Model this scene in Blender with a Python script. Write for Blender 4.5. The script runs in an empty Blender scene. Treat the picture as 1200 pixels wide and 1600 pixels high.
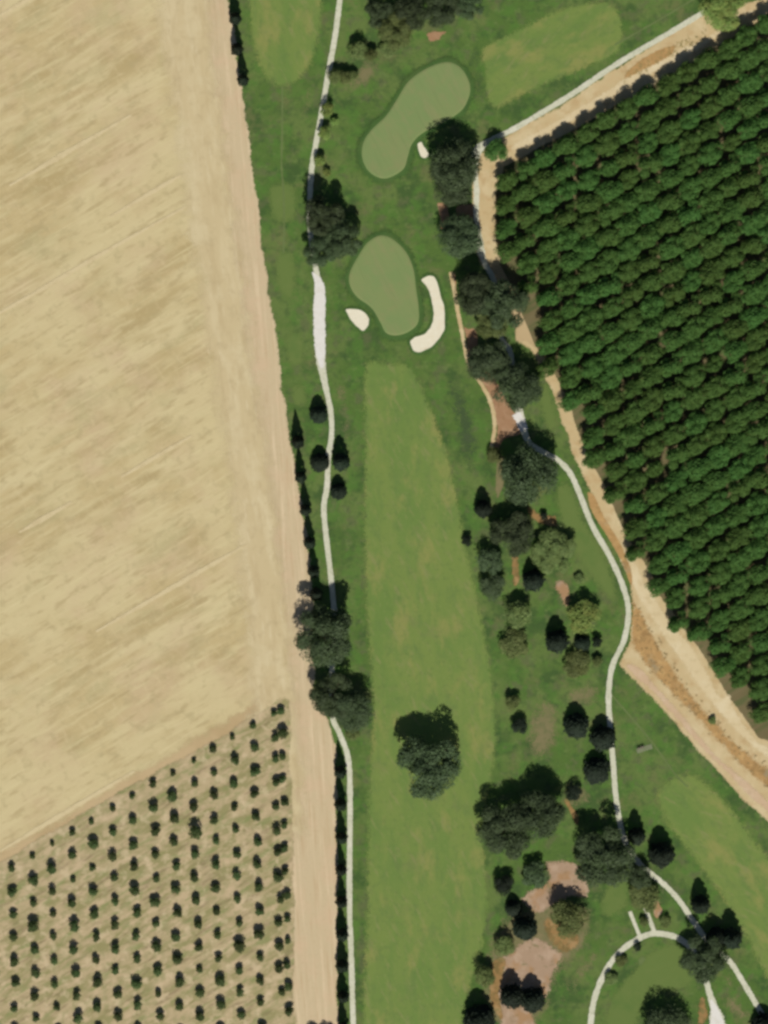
import bpy, bmesh, math, random
import numpy as np
from mathutils import Vector
from mathutils.geometry import delaunay_2d_cdt

# ------------------------------------------------------------------ camera, sky, sun
scene = bpy.context.scene
M = 0.2                                   # metres per photograph pixel (cart path 11 px = 2.2 m)
def P(px, py): return ((px - 600) * M, (800 - py) * M)

ORD = ['first', 'second', 'third', 'fourth', 'fifth', 'sixth', 'seventh', 'eighth', 'ninth', 'tenth', 'eleventh', 'twelfth', 'thirteenth', 'fourteenth', 'fifteenth',
       'sixteenth', 'seventeenth', 'eighteenth', 'nineteenth', 'twentieth']
for t in ('twenty', 'thirty', 'forty'): ORD += [t + '-' + o for o in ORD[:9]] + [{'twenty': 'thirtieth', 'thirty': 'fortieth', 'forty': 'fiftieth'}[t]]
CAM_H = 2500.0
cam_d = bpy.data.cameras.new('camera'); cam = bpy.data.objects.new('camera', cam_d)
scene.collection.objects.link(cam)
cam.location = (0, 0, CAM_H); cam.rotation_euler = (0, 0, 0)
cam_d.sensor_fit = 'VERTICAL'; cam_d.sensor_height = 36; cam_d.sensor_width = 36
cam_d.lens = 36 * CAM_H / (1600 * M)
cam_d.clip_start = 10; cam_d.clip_end = 9000
scene.camera = cam
scene.render.resolution_x = 768; scene.render.resolution_y = 1024

SUN_EL, SUN_AZ = math.radians(48), math.radians(175)      # azimuth clockwise from +Y
world = bpy.data.worlds.new('World'); scene.world = world; world.use_nodes = True
wn = world.node_tree.nodes; wl = world.node_tree.links
sky = wn.new('ShaderNodeTexSky'); sky.sky_type = 'NISHITA'; sky.sun_disc = False
sky.sun_elevation = SUN_EL; sky.sun_rotation = SUN_AZ
wl.new(sky.outputs[0], wn['Background'].inputs[0]); wn['Background'].inputs[1].default_value = 0.05
sun_d = bpy.data.lights.new('sun', 'SUN'); sun_d.energy = 5.0; sun_d.angle = math.radians(0.5)
sun_d.color = (1.0, 0.955, 0.88)
sun = bpy.data.objects.new('sun', sun_d); scene.collection.objects.link(sun)
sd = Vector((math.sin(SUN_AZ) * math.cos(SUN_EL), math.cos(SUN_AZ) * math.cos(SUN_EL), math.sin(SUN_EL)))
sun.rotation_euler = (-sd).to_track_quat('-Z', 'Y').to_euler(); sun.location = sd * 600
scene.view_settings.view_transform = 'Standard'; scene.view_settings.look = 'None'
scene.view_settings.exposure = -0.12; scene.view_settings.gamma = 1.0
scene.render.engine = 'CYCLES'
scene.cycles.transparent_max_bounces = 16
scene.cycles.filter_width = 3.0           # the photograph is soft: a wide pixel filter

col = scene.collection
rng = random.Random(7)

# ------------------------------------------------------------------ materials
def nodes_of(name):
    m = bpy.data.materials.new(name); m.use_nodes = True
    nt = m.node_tree
    return m, nt, nt.nodes, nt.links, nt.nodes['Principled BSDF'], nt.nodes['Material Output']

def noise(nt, vec, scale=1.0, detail=3, rough=0.6):
    n = nt.nodes.new('ShaderNodeTexNoise'); n.inputs['Scale'].default_value = scale
    n.inputs['Detail'].default_value = detail; n.inputs['Roughness'].default_value = rough
    nt.links.new(vec, n.inputs['Vector']); return n.outputs['Fac']

def mapping(nt, vec, ang=0, sx=1, sy=1, loc=(0, 0, 0)):
    mp = nt.nodes.new('ShaderNodeMapping'); mp.vector_type = 'TEXTURE'
    mp.inputs['Location'].default_value = loc
    mp.inputs['Rotation'].default_value = (0, 0, math.radians(ang)); mp.inputs['Scale'].default_value = (sx, sy, 1)
    nt.links.new(vec, mp.inputs['Vector']); return mp.outputs[0]

def ramp(nt, fac, lo, hi):
    r = nt.nodes.new('ShaderNodeMapRange'); r.inputs['From Min'].default_value = lo; r.inputs['From Max'].default_value = hi
    r.clamp = True; r.interpolation_type = 'SMOOTHSTEP'
    nt.links.new(fac, r.inputs['Value']); return r.outputs[0]

def mixc(nt, fac, a, b):
    mx = nt.nodes.new('ShaderNodeMix'); mx.data_type = 'RGBA'
    if isinstance(fac, float): mx.inputs['Factor'].default_value = fac
    else: nt.links.new(fac, mx.inputs['Factor'])
    for v, k in ((a, 6), (b, 7)):
        if isinstance(v, tuple): mx.inputs[k].default_value = (*v, 1)
        else: nt.links.new(v, mx.inputs[k])
    return mx.outputs[2]

def math_n(nt, op, a, b=0.0):
    n = nt.nodes.new('ShaderNodeMath'); n.operation = op
    for v, k in ((a, 0), (b, 1)):
        if isinstance(v, (int, float)): n.inputs[k].default_value = v
        else: nt.links.new(v, n.inputs[k])
    return n.outputs[0]

def ground_mat(name, base, layers, edge_scale=None, rough=0.95, bump=0.0, bump_scale=1.0):
    """layers: (colour, strength, scale, angle, stretch_along, stretch_across, lo, hi)
    edge_scale: the outline breaks up into patches of that size (attribute 'edge')."""
    m, nt, N, L, bsdf, out = nodes_of(name)
    pos = N.new('ShaderNodeNewGeometry').outputs['Position']
    c = base
    for i, (cc, strength, scale, ang, sx, sy, lo, hi) in enumerate(layers):
        v = mapping(nt, pos, ang, sx, sy, (13.7 * i + 3, 7.1 * i - 5, 0))
        f = ramp(nt, noise(nt, v, scale, 4, 0.62), lo, hi)
        f = math_n(nt, 'MULTIPLY', f, strength)
        c = mixc(nt, f, c, cc)
    if isinstance(c, tuple): bsdf.inputs['Base Color'].default_value = (*c, 1)
    else: L.new(c, bsdf.inputs['Base Color'])
    bsdf.inputs['Roughness'].default_value = rough
    bsdf.inputs['Specular IOR Level'].default_value = 0.15
    if bump:
        b = N.new('ShaderNodeBump'); b.inputs['Strength'].default_value = bump; b.inputs['Distance'].default_value = 0.15
        L.new(noise(nt, pos, bump_scale, 5, 0.7), b.inputs['Height']); L.new(b.outputs[0], bsdf.inputs['Normal'])
    if edge_scale:
        at = N.new('ShaderNodeAttribute'); at.attribute_name = 'edge'
        n1 = ramp(nt, noise(nt, pos, 1.0 / edge_scale, 4, 0.65), 0.28, 0.72)       # patches
        n2 = ramp(nt, noise(nt, pos, 3.2, 2, 0.7), 0.30, 0.70)                       # tufts
        nn = math_n(nt, 'ADD', math_n(nt, 'MULTIPLY', n1, 0.42), math_n(nt, 'MULTIPLY', n2, 0.58))
        a = math_n(nt, 'SUBTRACT', math_n(nt, 'MULTIPLY', at.outputs['Fac'], 1.08), nn)
        a = ramp(nt, a, -0.012, 0.012)
        tr = N.new('ShaderNodeBsdfTransparent'); mx = N.new('ShaderNodeMixShader')
        L.new(a, mx.inputs[0]); L.new(tr.outputs[0], mx.inputs[1]); L.new(bsdf.outputs[0], mx.inputs[2])
        L.new(mx.outputs[0], out.inputs['Surface'])
    return m

FA = 30.6     # angle of the tillage and the planted rows
TAN, STRAW, EARTH = (0.49, 0.375, 0.195), (0.58, 0.475, 0.27), (0.395, 0.29, 0.145)
mat = {}
mat['soil'] = ground_mat('soil', (0.45, 0.34, 0.19), [((0.36, 0.26, 0.13), 0.6, 0.05, 0, 1, 1, 0.4, 0.7)])
mat['field'] = ground_mat('stubble', (0.453, 0.364, 0.188), [
    ((0.531, 0.452, 0.256), 0.9, 1.0, FA, 75, 13, 0.45, 0.60), ((0.375, 0.294, 0.142), 0.85, 1.0, FA, 40, 8, 0.48, 0.63),
    ((0.405, 0.353, 0.185), 0.7, 1.0, FA, 22, 10, 0.5, 0.66), ((0.487, 0.373, 0.227), 0.6, 0.035, 0, 1, 1, 0.46, 0.64),
    ((0.517, 0.437, 0.242), 0.8, 0.022, 0, 1, 1, 0.46, 0.60),
    ((0.536, 0.458, 0.256), 0.6, 1.0, FA, 16, 2.6, 0.50, 0.66), ((0.351, 0.274, 0.137), 0.6, 1.0, FA, 9, 2.2, 0.52, 0.68),
    ((0.575, 0.497, 0.284), 0.55, 1.0, FA, 26, 1.1, 0.58, 0.70), ((0.526, 0.437, 0.247), 0.4, 1.0, FA + 90, 6, 2.0, 0.54, 0.70),
    ((0.361, 0.298, 0.156), 0.5, 0.25, 0, 1, 1, 0.52, 0.70), ((0.526, 0.428, 0.247), 0.4, 0.6, 0, 1, 1, 0.52, 0.72)],
    edge_scale=3.0, bump=0.45, bump_scale=1.2)
mat['headland'] = ground_mat('headland stubble', (0.49, 0.40, 0.23), [
    ((0.55, 0.465, 0.285), 0.7, 1.0, 98, 26, 5.0, 0.45, 0.66), ((0.425, 0.335, 0.185), 0.6, 1.0, 98, 14, 3.2, 0.5, 0.68),
    ((0.58, 0.50, 0.32), 0.5, 1.0, 99, 8, 1.6, 0.56, 0.70), ((0.40, 0.32, 0.18), 0.5, 0.3, 0, 1, 1, 0.5, 0.70), ((0.55, 0.47, 0.29), 0.6, 0.07, 0, 1, 1, 0.5, 0.66)],
    edge_scale=7.0, bump=0.35, bump_scale=2.0)
mat['straw'] = ground_mat('pale straw', (0.54, 0.45, 0.265), [((0.48, 0.39, 0.22), 0.8, 0.3, 0, 1, 1, 0.45, 0.64)], edge_scale=5.0, bump=0.4)
mat['track'] = ground_mat('packed dirt', (0.49, 0.395, 0.245), [
    ((0.62, 0.50, 0.33), 0.7, 1.0, 94, 34, 1.4, 0.48, 0.7), ((0.42, 0.29, 0.16), 0.6, 1.0, 94, 22, 1.0, 0.52, 0.72),
    ((0.53, 0.39, 0.25), 0.6, 0.12, 0, 1, 1, 0.45, 0.7), ((0.36, 0.26, 0.14), 0.3, 0.9, 0, 1, 1, 0.5, 0.8)], bump=0.3, bump_scale=2.5)
mat['youngsoil'] = ground_mat('young orchard soil', (0.395, 0.315, 0.182), [
    ((0.245, 0.225, 0.100), 0.95, 1.0, FA, 12, 3.8, 0.41, 0.60), ((0.47, 0.365, 0.225), 0.8, 1.0, FA, 6, 3.0, 0.48, 0.64),
    ((0.20, 0.155, 0.085), 0.65, 1.0, FA, 10, 1.9, 0.52, 0.68), ((0.19, 0.225, 0.082), 0.65, 1.0, FA, 8, 2.6, 0.51, 0.67),
    ((0.52, 0.42, 0.265), 0.65, 0.24, 0, 1, 1, 0.51, 0.66), ((0.27, 0.25, 0.12), 0.6, 0.4, 0, 1, 1, 0.5, 0.66)], edge_scale=2.0, bump=0.4, bump_scale=1.6)
mat['orchardsoil'] = ground_mat('orchard soil', (0.15, 0.125, 0.062), [  # aisle shade put into the soil colour, so sunlit gaps hardly show
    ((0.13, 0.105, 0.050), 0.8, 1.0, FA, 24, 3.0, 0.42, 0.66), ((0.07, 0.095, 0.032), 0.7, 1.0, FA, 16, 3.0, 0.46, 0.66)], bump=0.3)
mat['dirt'] = ground_mat('pale dirt', (0.478, 0.366, 0.196), [
    ((0.552, 0.456, 0.274), 0.75, 0.12, 0, 1, 1, 0.42, 0.68), ((0.386, 0.257, 0.118), 0.65, 0.2, 0, 1, 1, 0.48, 0.7),
    ((0.460, 0.380, 0.206), 0.6, 0.6, 0, 1, 1, 0.45, 0.7)], edge_scale=1.6, bump=0.35, bump_scale=2)
mat['palestrip'] = ground_mat('pale dusty track', (0.552, 0.451, 0.270), [
    ((0.607, 0.522, 0.343), 0.7, 0.15, 0, 1, 1, 0.42, 0.68), ((0.432, 0.342, 0.186), 0.5, 0.4, 0, 1, 1, 0.5, 0.72)], edge_scale=1.3, bump=0.3, bump_scale=2)
mat['pinkstrip'] = ground_mat('pinkish dust', (0.488, 0.351, 0.221), [
    ((0.552, 0.427, 0.294), 0.7, 0.16, 0, 1, 1, 0.42, 0.68), ((0.368, 0.266, 0.157), 0.5, 0.35, 0, 1, 1, 0.5, 0.72)], edge_scale=1.3, bump=0.3, bump_scale=2)
mat['weeds'] = ground_mat('dry weedy earth', (0.38, 0.235, 0.095), [
    ((0.24, 0.15, 0.06), 0.8, 0.22, 0, 1, 1, 0.48, 0.68), ((0.27, 0.24, 0.15), 0.7, 0.13, 0, 1, 1, 0.55, 0.7),
    ((0.50, 0.33, 0.14), 0.6, 0.4, 0, 1, 1, 0.48, 0.7), ((0.19, 0.15, 0.05), 0.6, 0.5, 0, 1, 1, 0.58, 0.7)], edge_scale=1.8, bump=0.5, bump_scale=2)
mat['mulch'] = ground_mat('reddish bare earth', (0.30, 0.175, 0.095), [
    ((0.38, 0.25, 0.15), 0.7, 0.25, 0, 1, 1, 0.45, 0.7), ((0.22, 0.13, 0.06), 0.6, 0.4, 0, 1, 1, 0.5, 0.72)], edge_scale=1.2, bump=0.4, bump_scale=2)
mat['pinkearth'] = ground_mat('pink bare earth', (0.335, 0.235, 0.155), [
    ((0.41, 0.30, 0.21), 0.8, 0.2, 0, 1, 1, 0.45, 0.62), ((0.32, 0.19, 0.09), 0.8, 0.14, 0, 1, 1, 0.5, 0.64), ((0.20, 0.15, 0.08), 0.6, 0.35, 0, 1, 1, 0.54, 0.68), ((0.13, 0.135, 0.05), 0.6, 0.22, 0, 1, 1, 0.58, 0.68)], edge_scale=1.2, bump=0.3, bump_scale=2)
mat['orangeearth'] = ground_mat('orange leaf litter', (0.27, 0.165, 0.065), [
    ((0.15, 0.11, 0.04), 0.85, 0.3, 0, 1, 1, 0.46, 0.62), ((0.36, 0.235, 0.11), 0.7, 0.25, 0, 1, 1, 0.5, 0.66), ((0.13, 0.14, 0.05), 0.6, 0.5, 0, 1, 1, 0.52, 0.68)], edge_scale=1.6, bump=0.4, bump_scale=2)
mat['drygrass'] = ground_mat('dry thin grass', (0.165, 0.150, 0.070), [((0.20, 0.165, 0.085), 0.6, 0.2, 0, 1, 1, 0.46, 0.66), ((0.11, 0.125, 0.05), 0.7, 0.4, 0, 1, 1, 0.48, 0.68)], edge_scale=4.0, bump=0.4)
mat['deepgrass'] = ground_mat('darker grass', (0.048, 0.078, 0.030), [((0.060, 0.082, 0.038), 0.6, 0.2, 0, 1, 1, 0.46, 0.66), ((0.05, 0.078, 0.03), 0.6, 0.4, 0, 1, 1, 0.48, 0.68)], edge_scale=4.0, bump=0.4)  # grass patches darker than the rough around them
mat['rough'] = ground_mat('rough grass', (0.075, 0.133, 0.029), [
    ((0.110, 0.159, 0.043), 0.9, 0.045, 0, 1, 1, 0.43, 0.58), ((0.045, 0.087, 0.024), 0.9, 0.07, 0, 1, 1, 0.48, 0.62),
    ((0.133, 0.140, 0.054), 0.7, 0.085, 0, 1, 1, 0.54, 0.67), ((0.074, 0.159, 0.029), 0.7, 0.16, 0, 1, 1, 0.48, 0.63),
    ((0.099, 0.114, 0.049), 0.7, 0.21, 0, 1, 1, 0.52, 0.65), ((0.041, 0.078, 0.024), 0.55, 0.36, 0, 1, 1, 0.51, 0.68),
    ((0.119, 0.174, 0.050), 0.6, 0.45, 0, 1, 1, 0.54, 0.68), ((0.049, 0.082, 0.026), 0.35, 1.2, 0, 1, 1, 0.49, 0.70)],
    edge_scale=1.6, bump=0.6, bump_scale=1.2)
def fairway(name, ang):
    return ground_mat(name, (0.147, 0.204, 0.051), [
    ((0.117, 0.187, 0.045), 0.85, 1.0, ang, 30, 9, 0.42, 0.62), ((0.223, 0.225, 0.070), 0.75, 1.0, ang, 16, 8, 0.51, 0.68),
    ((0.107, 0.167, 0.047), 0.6, 1.0, ang, 8, 3.4, 0.5, 0.70), ((0.207, 0.212, 0.082), 0.6, 1.0, ang + 25, 7, 1.8, 0.54, 0.70),
    ((0.169, 0.159, 0.072), 0.25, 0.11, 0, 1, 1, 0.56, 0.72), ((0.103, 0.154, 0.044), 0.45, 0.5, 0, 1, 1, 0.5, 0.70),
    ((0.196, 0.233, 0.079), 0.35, 0.9, 0, 1, 1, 0.54, 0.74)], edge_scale=1.6, bump=0.25, bump_scale=2)
mat['fairway'] = fairway('mown fairway grass', 94)
mat['fairway2'] = fairway('mown fairway grass across', 28)
mat['fairway3'] = fairway('mown fairway grass slanted', 125)
mat['teegrass'] = ground_mat('tee grass', (0.110, 0.160, 0.042), [((0.120, 0.165, 0.046), 0.7, 0.3, 0, 1, 1, 0.45, 0.7),
    ((0.075, 0.14, 0.033), 0.5, 0.12, 0, 1, 1, 0.5, 0.7)], edge_scale=0.8)
mat['collar'] = ground_mat('green collar grass', (0.056, 0.112, 0.028), [((0.045, 0.092, 0.025), 0.7, 0.2, 0, 1, 1, 0.45, 0.7),
    ((0.079, 0.118, 0.034), 0.5, 0.1, 0, 1, 1, 0.5, 0.7)], edge_scale=0.8, bump=0.3)
mat['green'] = ground_mat('putting green turf', (0.180, 0.228, 0.086), [
    ((0.158, 0.225, 0.082), 0.7, 0.06, 0, 1, 1, 0.42, 0.62), ((0.205, 0.220, 0.095), 0.6, 1.0, 120, 14, 2.5, 0.48, 0.66), ((0.150, 0.200, 0.075), 0.5, 1.0, 118, 12, 0.8, 0.52, 0.68), ((0.21, 0.215, 0.092), 0.4, 0.3, 0, 1, 1, 0.52, 0.68)], rough=0.9)
mat['sand'] = ground_mat('bunker sand', (0.65, 0.605, 0.465), [((0.62, 0.53, 0.37), 0.6, 0.4, 0, 1, 1, 0.5, 0.72),
    ((0.71, 0.67, 0.54), 0.6, 1.0, 0, 1, 1, 0.5, 0.7)], bump=0.5, bump_scale=2.5)
mat['path'] = ground_mat('weathered concrete path', (0.51, 0.51, 0.385), [((0.42, 0.43, 0.31), 0.6, 0.5, 0, 1, 1, 0.45, 0.7),
    ((0.59, 0.575, 0.47), 0.7, 0.2, 0, 1, 1, 0.45, 0.7), ((0.30, 0.31, 0.20), 0.55, 1.1, 0, 1, 1, 0.52, 0.70)], edge_scale=0.9, bump=0.15, bump_scale=4)
mat['whitepath'] = ground_mat('pale new concrete', (0.62, 0.60, 0.55), [((0.55, 0.53, 0.46), 0.6, 0.4, 0, 1, 1, 0.45, 0.7),
    ((0.66, 0.65, 0.62), 0.6, 1.0, 0, 1, 1, 0.45, 0.7)], edge_scale=0.9, bump=0.1, bump_scale=4)
mat['worn'] = ground_mat('worn pale turf', (0.118, 0.158, 0.055), [((0.09, 0.13, 0.04), 0.8, 0.3, 0, 1, 1, 0.45, 0.7)], edge_scale=0.8)

mat['slab'] = ground_mat('mossy slab', (0.17, 0.19, 0.11), [((0.12, 0.14, 0.08), 0.6, 1.0, 0, 1, 1, 0.45, 0.7)])
def leaf_mat(name, a, b, c, trans=0.12, vary=0.55):
    m, nt, N, L, bsdf, out = nodes_of(name)
    geo = N.new('ShaderNodeNewGeometry'); oi = N.new('ShaderNodeObjectInfo')
    tc = N.new('ShaderNodeTexCoord')
    f1 = ramp(nt, geo.outputs['Random Per Island'], 0.0, 1.0)
    cc = mixc(nt, f1, a, b)
    n = ramp(nt, noise(nt, geo.outputs['Position'], 0.45, 3, 0.6), 0.42, 0.66)
    cc = mixc(nt, math_n(nt, 'MULTIPLY', n, 0.65), cc, c)
    hsv = N.new('ShaderNodeHueSaturation')
    L.new(cc, hsv.inputs['Color'])
    L.new(math_n(nt, 'ADD', math_n(nt, 'MULTIPLY', oi.outputs['Random'], 0.035), 0.492), hsv.inputs['Hue'])
    L.new(math_n(nt, 'ADD', math_n(nt, 'MULTIPLY', oi.outputs['Random'], vary), 1.0 - vary / 2), hsv.inputs['Value'])
    L.new(hsv.outputs[0], bsdf.inputs['Base Color'])
    bsdf.inputs['Roughness'].default_value = 0.75; bsdf.inputs['Specular IOR Level'].default_value = 0.2
    tl = N.new('ShaderNodeBsdfTranslucent'); L.new(hsv.outputs[0], tl.inputs['Color'])
    mx = N.new('ShaderNodeMixShader'); mx.inputs[0].default_value = trans
    L.new(bsdf.outputs[0], mx.inputs[1]); L.new(tl.outputs[0], mx.inputs[2]); L.new(mx.outputs[0], out.inputs['Surface'])
    return m
mat['oak'] = leaf_mat('grey green foliage', (0.043, 0.064, 0.028), (0.086, 0.116, 0.055), (0.056, 0.083, 0.029))
mat['olive'] = leaf_mat('olive foliage', (0.090, 0.125, 0.034), (0.165, 0.195, 0.068), (0.125, 0.150, 0.042))
mat['lime'] = leaf_mat('light green foliage', (0.150, 0.225, 0.048), (0.230, 0.300, 0.080), (0.22, 0.24, 0.06))
mat['conifer'] = leaf_mat('dark conifer foliage', (0.010, 0.017, 0.010), (0.022, 0.032, 0.018), (0.014, 0.024, 0.012), 0.02)
mat['orchard'] = leaf_mat('orchard foliage', (0.054, 0.113, 0.022), (0.098, 0.185, 0.040), (0.080, 0.141, 0.027), vary=0.22, trans=0.2)
mat['sapling'] = leaf_mat('young tree foliage', (0.046, 0.069, 0.020), (0.078, 0.112, 0.036), (0.057, 0.073, 0.022))
mat['weedleaf'] = leaf_mat('dry weeds', (0.27, 0.19, 0.08), (0.40, 0.29, 0.13), (0.25, 0.21, 0.09))
mat['bark'] = ground_mat('bark', (0.13, 0.10, 0.075), [((0.07, 0.055, 0.04), 0.7, 3, 0, 1, 1, 0.4, 0.7)])
mat['greywood'] = ground_mat('weathered wood', (0.16, 0.14, 0.11), [((0.10, 0.09, 0.07), 0.7, 4, 0, 1, 1, 0.4, 0.7)])
mat['metal'] = ground_mat('dark metal', (0.05, 0.05, 0.05), [((0.08, 0.07, 0.06), 0.5, 5, 0, 1, 1, 0.4, 0.7)], rough=0.5)

# ------------------------------------------------------------------ helpers
def link(o, parent=None):
    col.objects.link(o)
    if parent: o.parent = parent
    return o

def structure(o, kind='structure'):
    o['kind'] = kind; return o

def smooth_closed(pts, sub=6):
    n = len(pts); out = []
    for i in range(n):
        p0, p1, p2, p3 = pts[i - 1], pts[i], pts[(i + 1) % n], pts[(i + 2) % n]
        for k in range(sub):
            t = k / sub
            out.append(tuple(0.5 * ((2 * p1[j]) + (-p0[j] + p2[j]) * t + (2 * p0[j] - 5 * p1[j] + 4 * p2[j] - p3[j]) * t * t
                       + (-p0[j] + 3 * p1[j] - 3 * p2[j] + p3[j]) * t ** 3) for j in (0, 1)))
    return out

def smooth_open(pts, sub=8):
    pts = [tuple(p) for p in pts]
    ext = [tuple(2 * a - b for a, b in zip(pts[0], pts[1]))] + pts + [tuple(2 * a - b for a, b in zip(pts[-1], pts[-2]))]
    out = []
    for i in range(1, len(ext) - 2):
        p0, p1, p2, p3 = ext[i - 1:i + 3]
        for k in range(sub):
            t = k / sub
            out.append(tuple(0.5 * ((2 * p1[j]) + (-p0[j] + p2[j]) * t + (2 * p0[j] - 5 * p1[j] + 4 * p2[j] - p3[j]) * t * t
                       + (-p0[j] + 3 * p1[j] - 3 * p2[j] + p3[j]) * t ** 3) for j in range(len(p1))))
    out.append(tuple(pts[-1]))
    return out

def densify(pts, step):
    out = []
    for i, a in enumerate(pts):
        b = pts[(i + 1) % len(pts)]
        d = math.dist(a, b); n = max(1, min(400, int(d / step)))
        for k in range(n): out.append((a[0] + (b[0] - a[0]) * k / n, a[1] + (b[1] - a[1]) * k / n))
    return out

def area2(p): return sum(a[0] * b[1] - b[0] * a[1] for a, b in zip(p, p[1:] + p[:1]))

def jitter_outline(pts, amp, seed):
    r = random.Random(seed); n = len(pts)
    k = [r.uniform(-1, 1) for _ in range(n)]
    k = [(k[i - 2] + 2 * k[i - 1] + 3 * k[i] + 2 * k[(i + 1) % n] + k[(i + 2) % n]) / 4.5 for i in range(n)]
    out = []
    for i in range(n):
        a, b = pts[i - 1], pts[(i + 1) % n]
        tx, ty = b[0] - a[0], b[1] - a[1]; l = math.hypot(tx, ty) or 1
        out.append((pts[i][0] + ty / l * k[i] * amp, pts[i][1] - tx / l * k[i] * amp))
    return out

def seg_dist(q, pts):
    """distance of the points q (n,2) to the closed outline pts, in chunks"""
    a = np.array(pts); b = np.roll(a, -1, axis=0); d = b - a; l2 = (d ** 2).sum(1) + 1e-12
    out = np.empty(len(q))
    for k in range(0, len(q), 1500):
        w = q[k:k + 1500, None, :] - a[None]
        t = np.clip((w * d[None]).sum(2) / l2, 0, 1)
        out[k:k + 1500] = np.sqrt((((w - t[..., None] * d[None])) ** 2).sum(2).min(1))
    return out

def inside_np(q, pts):
    a = np.array(pts); b = np.roll(a, -1, axis=0); c = np.zeros(len(q), bool)
    for (x1, y1), (x2, y2) in zip(a, b):
        if y1 == y2: continue
        m = ((y1 > q[:, 1]) != (y2 > q[:, 1])) & (q[:, 0] < (x2 - x1) * (q[:, 1] - y1) / (y2 - y1) + x1)
        c ^= m
    return c

def sheet(name, px, z, material, edge=0.8, smooth=True, jit=0.25, sub=6, step=1.5, dome=0.0, seed=None):
    """a ground sheet from an outline in photograph pixels; over 'edge' metres from the rim it thins out"""
    pts = [P(*p) for p in px]
    pts = smooth_closed(pts, sub) if smooth else pts
    pts = densify(pts, step)
    if area2(pts) < 0: pts.reverse()
    if jit: pts = jitter_outline(pts, jit, seed if seed is not None else len(pts))
    n = len(pts); a = np.array(pts); t = np.roll(a, -2, axis=0) - np.roll(a, 2, axis=0)
    nrm = np.stack([-t[:, 1], t[:, 0]], 1) / (np.linalg.norm(t, axis=1)[:, None] + 1e-9)
    cand = np.concatenate([a + nrm * edge * f for f in (0.33, 0.66, 1.0)])
    dist = seg_dist(cand, pts); want = np.repeat([0.33, 0.66, 1.0], n) * edge
    keep = (dist > want * 0.8) & inside_np(cand, pts)
    cand, dist = cand[keep], dist[keep]
    co = [Vector(p) for p in pts] + [Vector(p) for p in cand]
    vs, es, fs, ov, _, _ = delaunay_2d_cdt(co, [(i, (i + 1) % n) for i in range(n)], [], 1, 1e-5)
    dd = seg_dist(np.array([(v.x, v.y) for v in vs]), pts)
    e = np.minimum(1.0, dd / edge)
    verts = [(v.x, v.y, z + dome * f) for v, f in zip(vs, e)]
    faces = []
    for f in fs:
        A, B, C = (vs[k] for k in f[:3])
        faces.append(f if (B - A).cross(C - A) > 0 else f[::-1])
    me = bpy.data.meshes.new(name); me.from_pydata(verts, [], faces); me.materials.append(material)
    at = me.attributes.new('edge', 'FLOAT', 'POINT'); at.data.foreach_set('value', e.astype(np.float32))
    o = link(bpy.data.objects.new(name, me)); return structure(o)

def ribbon(name, px, z, width, material, soft=0.0, thick=0.08, sub=8):
    """path along a centreline in pixels; each point (px, py[, width in px])"""
    pts = smooth_open([(p[0], p[1], p[2] if len(p) > 2 else width) for p in px], sub)
    r = random.Random(int(px[0][0] * 7 + px[0][1]))
    rows = []
    for i, p in enumerate(pts):
        a = pts[max(0, i - 1)]; b = pts[min(len(pts) - 1, i + 1)]
        ax, ay = P(a[0], a[1]); bx, by = P(b[0], b[1]); tx, ty = bx - ax, by - ay
        l = math.hypot(tx, ty) or 1; nx, ny = -ty / l, tx / l
        x, y = P(p[0], p[1]); h = p[2] * M / 2 * r.uniform(0.9, 1.1) * (1 if soft else 1.08)
        rows.append((x, y, nx, ny, h))
    verts, faces, ed = [], [], []
    w = 0.45 if soft else 0.72
    prof = [(-1, 0, 0), (-1, 1, 0), (-w, 1, 1), (w, 1, 1), (1, 1, 0), (1, 0, 0)]
    k = len(prof)
    for (x, y, nx, ny, h) in rows:
        for (u, t, e) in prof:
            verts.append((x + nx * h * u, y + ny * h * u, z if t else z - thick)); ed.append(float(e))
    for i in range(len(rows) - 1):
        for j in range(k - 1):
            faces.append((i * k + j, (i + 1) * k + j, (i + 1) * k + j + 1, i * k + j + 1))
    me = bpy.data.meshes.new(name); me.from_pydata(verts, [], [f[::-1] for f in faces]); me.materials.append(material)
    at = me.attributes.new('edge', 'FLOAT', 'POINT'); at.data.foreach_set('value', ed)
    return structure(link(bpy.data.objects.new(name, me)))

# ------------------------------------------------------------------ ground sheets
S = 1600
me = bpy.data.meshes.new('ground'); me.from_pydata([(-S, -S, 0), (S, -S, 0), (S, S, 0), (-S, S, 0)], [], [(0, 1, 2, 3)])
me.materials.append(mat['soil']); structure(link(bpy.data.objects.new('ground', me)))

TRACK_E = [(262, -700), (355, 0), (374, 130), (385, 220), (405, 380), (425, 500), (440, 620), (460, 740), (475, 830), (486, 920),
           (484, 1000), (490, 1085), (514, 1140), (522, 1180), (524, 1400), (525, 1600), (530, 2300)]
TRACK_W = [(225, -700), (322, 0), (345, 200), (370, 400), (398, 600), (428, 800), (452, 1000), (458, 1080), (461, 1300), (462, 1600), (465, 2300)]
sheet('farm_track', [(x - 16, y) for x, y in TRACK_W] + [(x + 16, y) for x, y in TRACK_E[::-1]], 0.02, mat['track'], smooth=False, jit=0, step=6)
sheet('stubble_field', [(-1000, -700)] + [(x + 8, y) for x, y in TRACK_W[:8]] + [(450, 1084), (0, 1348), (-1000, 1935)], 0.04, mat['field'], edge=4.5, smooth=False, jit=0.5, step=2)
HW = [(130, -700), (225, 0), (255, 200), (285, 400), (318, 600), (345, 800), (368, 1000), (375, 1100), (330, 1320)]
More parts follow.
